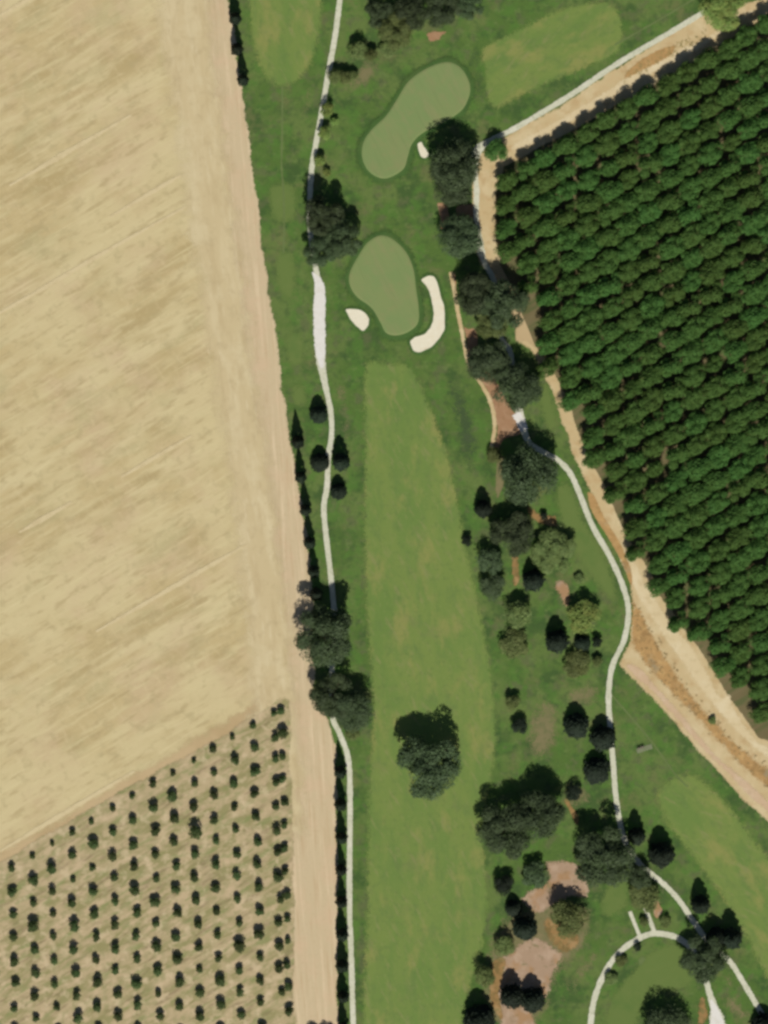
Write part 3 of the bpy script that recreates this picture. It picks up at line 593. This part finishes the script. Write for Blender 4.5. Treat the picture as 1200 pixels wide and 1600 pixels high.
# ---- trees of the course: px, py, radius px, height m, library, foliage, name, label, category
T = [
 # beside the upper stretch of the west cart path
 (558, 80, 14, 5.5, 'small', 'olive', 'tree', 'small olive tree near the leafy grove, wider of two beside the cart path', 'tree'),
 (579, 86, 9, 4.5, 'small', 'olive', 'tree', 'small olive tree near the leafy grove, narrower of two beside the cart path', 'tree'),
 (522, 119, 11, 4.5, 'small', 'olive', 'tree', 'small tree shading the cart path, first of a touching trio', 'tree'),
 (538, 121, 10, 4.5, 'small', 'olive', 'tree', 'small tree in the middle of a touching trio beside the cart path', 'tree'),
 (552, 119, 7, 3.6, 'small', 'olive', 'tree', 'smallest of a touching trio of trees, farthest from the cart path', 'tree'),
 (512, 172, 10, 4, 'small', 'lime', 'tree', 'light green round tree on the cart path verge next to a tiny bush', 'tree'),
 (523, 190, 6, 2.6, 'small', 'lime', 'bush', 'tiny dark green bush between two light green path-side trees', 'bush'),
 (508, 208, 10, 4.2, 'small', 'lime', 'tree', 'light green tree on the cart path verge, middle of three', 'tree'),
 (499, 250, 9, 4, 'small', 'lime', 'tree', 'light green tree on the cart path verge nearest the dark oak clump', 'tree'),
 (511, 269, 6, 2.4, 'small', 'lime', 'bush', 'tiny light green bush on the grass just short of the oak clump', 'bush'),
 (505, 338, 29, 12, 'broad', 'oak', 'oak_tree', 'dark oak covering the cart path, tallest of the clump of three', 'tree'),
 (537, 375, 27, 10, 'broad', 'oak', 'oak_tree', 'dark oak of the clump of three that leans towards the pear-shaped green', 'tree'),
 (500, 395, 23, 8.5, 'broad', 'oak', 'oak_tree', 'oak of the clump of three where the wide white path begins', 'tree'),
 (498, 648, 14, 6.5, 'fat', 'conifer', 'conifer_tree', 'single blackish conifer beside the bend of the cart path', 'tree'),
 (500, 723, 15, 5.5, 'fat', 'conifer', 'conifer_tree', 'squat blackish conifer on the cypress side of the cart path', 'tree'),
 (533, 722, 14, 9, 'fat', 'conifer', 'conifer_tree', 'tall pointed blackish conifer on the fairway side of the cart path', 'tree'),
 (529, 768, 13, 5.5, 'fat', 'conifer', 'conifer_tree', 'low blackish conifer next to the tall pointed one by the path', 'tree'),
 (508, 992, 43, 13.5, 'broad', 'oak', 'oak_tree', 'huge dark oak overhanging the cart path and farm track', 'tree'),
 (520, 1088, 33, 10, 'broad', 'oak', 'oak_tree', 'dark oak below the huge one, next to the farm track', 'tree'),
 (557, 1108, 31, 9.5, 'broad', 'oak', 'oak_tree', 'dark oak reaching from the track-side oaks towards the fairway', 'tree'),
 (549, 1146, 11, 4, 'small', 'olive', 'bush', 'faint olive bush at the foot of the track-side oaks', 'bush'),
 (670, 1196, 46, 14, 'broad', 'oak', 'oak_tree', 'lone big oak standing in the middle of the long fairway', 'tree'),
 # grove behind the capsule green
 (592, 22, 21, 9, 'broad', 'oak', 'grove_tree', 'grey green grove tree nearest the cart path', 'tree'),
 (618, 48, 27, 8, 'broad', 'olive', 'grove_tree', 'pale olive grove tree closest to the small path-side trees', 'tree'),
 (645, 20, 26, 9.5, 'broad', 'oak', 'grove_tree', 'grey green tree in the heart of the grove', 'tree'),
 (690, 14, 29, 9, 'broad', 'oak', 'grove_tree', 'broad grey green grove tree above the capsule green', 'tree'),
 (733, 8, 22, 8, 'broad', 'oak', 'grove_tree', 'dark grove tree nearest the rectangular mown area', 'tree'),
 (606, 76, 13, 3, 'small', 'olive', 'bush', 'low olive bush at the edge of the grove', 'bush'),
 # east belt
 (704, 258, 40, 13, 'broad', 'oak', 'oak_tree', 'large dark oak beside the capsule green and its sliver of sand', 'tree'),
 (703, 296, 30, 9, 'broad', 'oak', 'oak_tree', 'brownish oak tucked against the large oak by the capsule green', 'tree'),
 (775, 236, 17, 6, 'small', 'orchard', 'tree', 'round green tree standing on the path corner beside the orchard', 'tree'),
 (713, 374, 34, 9.5, 'broad', 'oak', 'oak_tree', 'dark oak between the dirt track corner and the pear-shaped green', 'tree'),
 (744, 463, 31, 11, 'broad', 'oak', 'oak_tree', 'dark oak across from the long curved bunker', 'tree'),
 (788, 478, 35, 11, 'broad', 'oak', 'oak_tree', 'dark oak of the belt touching the orchard rows', 'tree'),
 (768, 503, 25, 8, 'broad', 'olive', 'oak_tree', 'olive tree filling the gap between two dark belt oaks', 'tree'),
 (765, 564, 32, 9, 'broad', 'oak', 'oak_tree', 'oak beside the reddish strip of bare earth', 'tree'),
 (808, 606, 34, 10.5, 'broad', 'oak', 'oak_tree', 'grey green oak above the little white slab', 'tree'),
 (824, 742, 42, 13.5, 'broad', 'oak', 'oak_tree', 'large oak where the pale cart path comes out', 'tree'),
 (772, 710, 12, 3.5, 'small', 'olive', 'bush', 'brownish bush at the end of the reddish earth strip', 'bush'),
 (755, 795, 14, 7.5, 'fat', 'conifer', 'conifer_tree', 'single pointed black conifer between fairway and belt trees', 'tree'),
 (801, 834, 32, 9, 'broad', 'oak', 'oak_tree', 'round dark oak next to the single pointed conifer', 'tree'),
 (730, 845, 8, 3, 'small', 'conifer', 'bush', 'tiny dark bush alone at the fairway edge', 'bush'),
 (765, 875, 19, 6, 'small', 'oak', 'tree', 'dark tree of a pair at the fairway edge, beside the round oak', 'tree'),
 (769, 917, 19, 5, 'small', 'oak', 'tree', 'paler sparse tree of a pair at the fairway edge', 'tree'),
 (865, 862, 32, 6, 'broad', 'olive', 'tree', 'wide low olive tree beside the strip of tee grass', 'tree'),
 (833, 907, 17, 8, 'fat', 'conifer', 'conifer_tree', 'black conifer between the low olive tree and the bare patch', 'tree'),
 (808, 958, 20, 7, 'small', 'olive', 'tree', 'green tree with a dark forked shadow beside the long fairway', 'tree'),
 (803, 1006, 21, 4.5, 'small', 'olive', 'tree', 'pale feathery green tree beside the long fairway', 'tree'),
 (911, 963, 24, 6.5, 'small', 'lime', 'tree', 'yellow green round tree next to the pink bare patch', 'tree'),
 (870, 1002, 18, 8.5, 'fat', 'conifer', 'conifer_tree', 'tall black conifer near the yellow green tree', 'tree'),
 (910, 1005, 13, 5, 'fat', 'conifer', 'conifer_tree', 'small black conifer just behind the yellow green tree', 'tree'),
 (932, 1003, 8, 3.2, 'small', 'conifer', 'bush', 'small dark bush between the black conifer and the cart path bend', 'bush'),
 (903, 1038, 20, 4, 'small', 'olive', 'bush', 'sparse low thicket near the cart path bend', 'bush'),
 (933, 1034, 8, 3, 'small', 'olive', 'bush', 'small bush beside the sparse thicket by the path bend', 'bush'),
 (801, 1097, 11, 4, 'small', 'olive', 'tree', 'tiny tree with a yellowish lit side near the fairway bulge', 'tree'),
 (812, 1134, 12, 4, 'small', 'conifer', 'bush', 'round dark bush near the fairway bulge', 'bush'),
 (900, 1134, 20, 7.5, 'fat', 'conifer', 'conifer_tree', 'black conifer of a trio by the path, farthest from it', 'tree'),
 (942, 1153, 20, 7.5, 'fat', 'conifer', 'conifer_tree', 'black conifer of a trio leaning over the cart path', 'tree'),
 (932, 1204, 21, 6.5, 'fat', 'conifer', 'conifer_tree', 'black conifer of a trio beside the cart path, set apart', 'tree'),
 (897, 1239, 12, 4, 'small', 'conifer', 'bush', 'round dark bush beside the orange streak of earth', 'bush'),
 (790, 1296, 41, 11.5, 'broad', 'oak', 'oak_tree', 'very wide oak at the fairway edge, fairway-side crown of two', 'tree'),
 (840, 1278, 37, 12.5, 'broad', 'oak', 'oak_tree', 'very wide oak near the fairway, crown farther from the fairway', 'tree'),
 (787, 1382, 15, 5, 'small', 'conifer', 'tree', 'round dark tree between the fairway and the pink earth', 'tree'),
 (836, 1367, 19, 5.5, 'small', 'oak', 'tree', 'grey round tree at the rim of the pink bare earth', 'tree'),
 (888, 1434, 27, 8.5, 'small', 'olive', 'tree', 'green tree on the pink earth with orange litter below', 'tree'),
 (820, 1450, 19, 9, 'fat', 'conifer', 'conifer_tree', 'black conifer between the two patches of bare earth', 'tree'),
 (802, 1419, 13, 5, 'fat', 'conifer', 'conifer_tree', 'small dark conifer touching a bigger one by the pink earth', 'tree'),
 (786, 1478, 15, 5, 'small', 'olive', 'tree', 'small green tree at the fairway edge above the orange earth', 'tree'),
 (757, 1523, 15, 6, 'small', 'olive', 'tree', 'small tree at the fairway edge beside the orange earth', 'tree'),
 (749, 1594, 25, 10, 'fat', 'conifer', 'conifer_tree', 'big black conifer on the fairway edge beside the orange earth', 'tree'),
 (800, 1556, 19, 9, 'fat', 'conifer', 'conifer_tree', 'black conifer on the bare earth, one of a merged pair beside the orange strip', 'tree'),
 (832, 1562, 20, 8.5, 'fat', 'conifer', 'conifer_tree', 'black conifer on the bare earth, one of a merged pair beside open grass', 'tree'),
 (942, 1338, 44, 12, 'broad', 'oak', 'oak_tree', 'big grey green oak hugging the cart path above the pink earth', 'tree'),
 (994, 1306, 14, 9, 'fat', 'conifer', 'conifer_tree', 'slim black conifer between the cart path and the slanted fairway', 'tree'),
 (1033, 1335, 20, 9.5, 'fat', 'conifer', 'conifer_tree', 'stout black conifer between the cart path and the slanted fairway', 'tree'),
 (1094, 1413, 15, 9, 'fat', 'conifer', 'conifer_tree', 'slim black conifer alone beside the slanted fairway', 'tree'),
 (1000, 1372, 17, 7, 'small', 'oak', 'tree', 'dark tree astride the cart path next to the big oak', 'tree'),
 (1006, 1402, 23, 4.5, 'small', 'olive', 'tree', 'low olive tree above the pair of short pale path spurs', 'tree'),
 (1006, 1440, 7, 2.5, 'small', 'olive', 'bush', 'brown green bush between the two short path spurs', 'bush'),
 (1040, 1440, 9, 2.5, 'small', 'olive', 'bush', 'low green bush beside the crown of the curved path', 'bush'),
 (996, 1479, 6, 2, 'small', 'conifer', 'bush', 'small bush inside the curved path, nearest the path spurs', 'bush'),
 (970, 1501, 9, 2.2, 'small', 'olive', 'bush', 'bush inside the curved path, middle of three', 'bush'),
 (954, 1529, 10, 2.4, 'small', 'olive', 'bush', 'bush inside the curved path, farthest from the path spurs', 'bush'),
 (1098, 1496, 34, 10, 'broad', 'oak', 'oak_tree', 'oak over the meeting of the cart paths', 'tree'),
 (1120, 1466, 18, 7, 'fat', 'conifer', 'conifer_tree', 'black conifer squeezed between an oak and a taller conifer', 'tree'),
 (1142, 1466, 17, 10, 'fat', 'conifer', 'conifer_tree', 'tall black conifer on the fairway side of the path-meeting oak', 'tree'),
 (1038, 1604, 38, 9.5, 'broad', 'oak', 'oak_tree', 'large dark oak inside the curved path', 'tree'),
 (1193, 1602, 20, 6.5, 'fat', 'conifer', 'conifer_tree', 'black conifer where the pale path runs out under it', 'tree'),
 (1128, 14, 33, 7, 'broad', 'lime', 'tree', 'dense green tree at the far end of the pale path by the orchard', 'tree'),
 (1113, 1126, 6, 1.6, 'small', 'olive', 'bush', 'single brown green bush on the dry orange earth strip', 'bush'),
 (905, 905, 8, 2.2, 'small', 'olive', 'bush', 'small bush between the low olive tree and the pink patch', 'bush'),
 (849, 806, 6, 2.2, 'small', 'conifer', 'bush', 'tiny dark bush on the orange earth below the large oak', 'bush'),
 (488, 1617, 11, 3.5, 'small', 'sapling', 'bush', 'dark bush on the farm track, beside the young orchard', 'bush'),
 (511, 1617, 11, 3.5, 'small', 'sapling', 'bush', 'dark bush on the farm track, beside the cypress row', 'bush'),
]
for (px, py, rp, h, lib, m, name, lab, cat) in T:
    tree(name, px, py, rp, h, lib, m, lab, cat)

for pts, lab, grp in (
    ([(367, 30), (371, 78), (380, 126)], ('slim black cypress of the trio by the fairway, farthest from its rounded end', 'slim black cypress, middle one of the trio between fairway and dirt track',
      'slim black cypress of the trio by the dirt track, level with the fairway end'), 'cypresses of the short track-side row'),
    ([(465, 691), (470, 746), (477, 797), (484, 848), (491, 893), (494, 928)], [f'slim black cypress, {o} from the huge oak in the row along the field' for o in ORD[5::-1]], 'cypresses between the stubble field and the path'),
    ([(531, 1206), (532, 1257), (533, 1309), (533, 1359), (534, 1409), (534, 1460), (535, 1509), (535, 1557), (536, 1606)],
      [f'slim black cypress, {o} from the oaks in the row beside the straight path' for o in ORD[:9]], 'cypresses along the straight path')):
    for (px, py), lb in zip(pts, lab):
        tree('cypress_tree', px + rng.uniform(-1, 1), py, rng.uniform(10.0, 11.4), rng.uniform(10.6, 12.0), 'cone', 'conifer', lb, 'tree', grp)

# ---- young orchard: staggered planting
AX, AY, BX, BY = 31.5, -18.65, 1.0, 36.3
for i in range(-1, 14):
    for j in range(0, 16):
        if i == 13 and j > 15: continue
        px, py = 18 + i * AX + j * BX, 1357 + i * AY + j * BY
        if px > 440 or px < -12 or py > 1612: continue
        far = j / 12
        rp = max(4.2, rng.gauss(7.4 if j else 5.6, 0.9))
        tree('young_orchard_tree', px + rng.gauss(0, 1.1), py + rng.gauss(0, 1.1), rp, rp * M * rng.uniform(1.7, 2.2), 'sapl', 'sapling',
             f'small dark young tree, {ORD[j]} from the stubble field, {ORD[13 - i]} column from the farm track', 'young tree', 'young trees of the staggered planting')
for j in range(0, 16):
    px, py = 440 + j * 0.9, 1110 + j * 36.0
    if py > 1612: break
    rp = max(4.2, rng.gauss(7.0, 0.9))
    tree('young_orchard_tree', px + rng.gauss(0, 1), py + rng.gauss(0, 1), rp, rp * M * rng.uniform(1.7, 2.2), 'sapl', 'sapling',
         f'small dark young tree in the outer line beside the farm track, {ORD[j]} from the field', 'young tree', 'young trees of the outer line')

# ---- mature orchard
OB = [(772, 262), (765, 300), (772, 325), (766, 340), (772, 388), (790, 408), (818, 440), (834, 500), (842, 550), (870, 585), (896, 640), (908, 690), (930, 745), (950, 785),
      (980, 838), (1006, 880), (1036, 935), (1080, 998), (1108, 1045), (1132, 1068), (1160, 1090), (1178, 1140), (1226, 1158), (1226, -10), (1195, 8), (1100, 66), (1000, 128), (900, 188)]
def inside(x, y, poly):
    c = False
    for (x1, y1), (x2, y2) in zip(poly, poly[1:] + poly[:1]):
        if (y1 > y) != (y2 > y) and x < (x2 - x1) * (y - y1) / (y2 - y1) + x1: c = not c
    return c
AX, AY, BX, BY = 31.5, -18.9, 0.8, 36.4
cells = [(i, j) for i in range(-6, 14) for j in range(-12, 45)
         if inside(821 + i * AX + j * BX, 262 + i * AY + j * BY, OB)]
cs = set(cells); rows = sorted({j for i, j in cells}); first = {j: min(i for i, jj in cells if jj == j) for j in rows}
print('mature orchard trees', len(cells))
for (i, j) in cells:
    px, py = 821 + i * AX + j * BX, 262 + i * AY + j * BY
    edge = not all(((i + a, j + b) in cs or px + a * AX + b * BX > 1222) for a, b in ((1, 0), (-1, 0), (0, 1), (0, -1)))
    rp = rng.uniform(16.2, 19.4) * (0.96 if edge else 1)
    if rng.random() < 0.04: rp *= 0.8
    tree('orchard_tree', px + rng.gauss(0, 1.2), py + 3 + rng.gauss(0, 1.0), rp, rng.uniform(5.8, 7.0), 'orch', 'orchard',
         f"leafy orchard tree, {ORD[i - first[j]]} from its row's dirt end, {ORD[rows.index(j)]} row from the sandy strip",
         'orchard tree', 'orchard trees along the outer edge' if edge else 'orchard trees inside the dense rows', along=FA)

# ---- dry weeds on the dirt
def tufts(name, poly, n, size, seed, material, label):
    r = np.random.default_rng(seed); xs = [p[0] for p in poly]; ys = [p[1] for p in poly]; C, Nn = [], []
    while len(C) < n * 9:
        x, y = r.uniform(min(xs), max(xs)), r.uniform(min(ys), max(ys))
        if not inside(x, y, poly): continue
        wx, wy = P(x, y); k = r.uniform(0.4, 1.3)
        for _ in range(9):
            C.append((wx + r.normal() * 0.28 * k, wy + r.normal() * 0.28 * k, 0.07 + r.uniform(0.01, 0.10) * k))
            Nn.append((r.normal() * 0.35, r.normal() * 0.35, 0.9))
    C = np.array(C); Nn = np.array(Nn); Nn /= np.linalg.norm(Nn, axis=1)[:, None]
    o = link(bpy.data.objects.new(name, cards_mesh(name, leaf_cards(C, Nn, size, r), material)))
    o['label'] = label; o['category'] = 'weeds'; o['kind'] = 'stuff'
tufts('dry_weeds', [(985, 935), (1002, 950), (1068, 1062), (1145, 1152), (1230, 1215), (1235, 1262), (1150, 1192), (1075, 1112), (1005, 1040)], 140, 0.36, 5, mat['weedleaf'],
      'scattered dry weeds on the orange earth strip beside the dense orchard')
tufts('dry_weeds', [(862, 1440), (880, 1444), (902, 1462), (885, 1488), (864, 1478)], 60, 0.34, 6, mat['weedleaf'], 'dry weeds on the orange litter by the pink earth')
tufts('dry_weeds', [(980, 108), (1060, 66), (1110, 42), (1100, 62), (1030, 100), (960, 140)], 90, 0.32, 8, mat['weedleaf'], 'dry weeds on the sandy strip between pale path and orchard')

# ------------------------------------------------------------------ bench in the rough
def box(name, x0, x1, y0, y1, z0, z1, material, parent):
    bm = bmesh.new(); bmesh.ops.create_cube(bm, size=1)
    for v in bm.verts: v.co = Vector(((x0 + x1) / 2 + v.co.x * (x1 - x0), (y0 + y1) / 2 + v.co.y * (y1 - y0), (z0 + z1) / 2 + v.co.z * (z1 - z0)))
    bmesh.ops.bevel(bm, geom=bm.edges[:], offset=0.012, segments=1, affect='EDGES')
    m = bpy.data.meshes.new(name); bm.to_mesh(m); bm.free(); m.materials.append(material)
    return link(bpy.data.objects.new(name, m), parent)
ribbon('bench_slab', [(995, 1174), (1006, 1170), (1019, 1166)], 0.14, 7, mat['slab'], thick=0.1)
bench = link(bpy.data.objects.new('park_bench', None))
bx, by = P(1001, 1168.5); bench.location = (bx, by, 0.10); bench.rotation_euler = (0, 0, math.radians(20))
bench['label'] = 'small dark bench on a pale slab in the grass beside the dry earth strip'; bench['category'] = 'bench'
for k in range(4): box('seat_slat', -1.1, 1.1, -0.25 + k * 0.13, -0.14 + k * 0.13, 0.42, 0.46, mat['greywood'], bench)
for k in range(3): box('backrest_slat', -1.1, 1.1, 0.29, 0.33, 0.52 + k * 0.14, 0.63 + k * 0.14, mat['greywood'], bench)
for s in (-0.85, 0.85):
    box('leg', s - 0.03, s + 0.03, -0.22, -0.16, 0, 0.42, mat['metal'], bench)
    box('leg', s - 0.03, s + 0.03, 0.25, 0.288, 0, 0.95, mat['metal'], bench)
    box('seat_support', s - 0.025, s + 0.025, -0.16, 0.25, 0.36, 0.42, mat['metal'], bench)
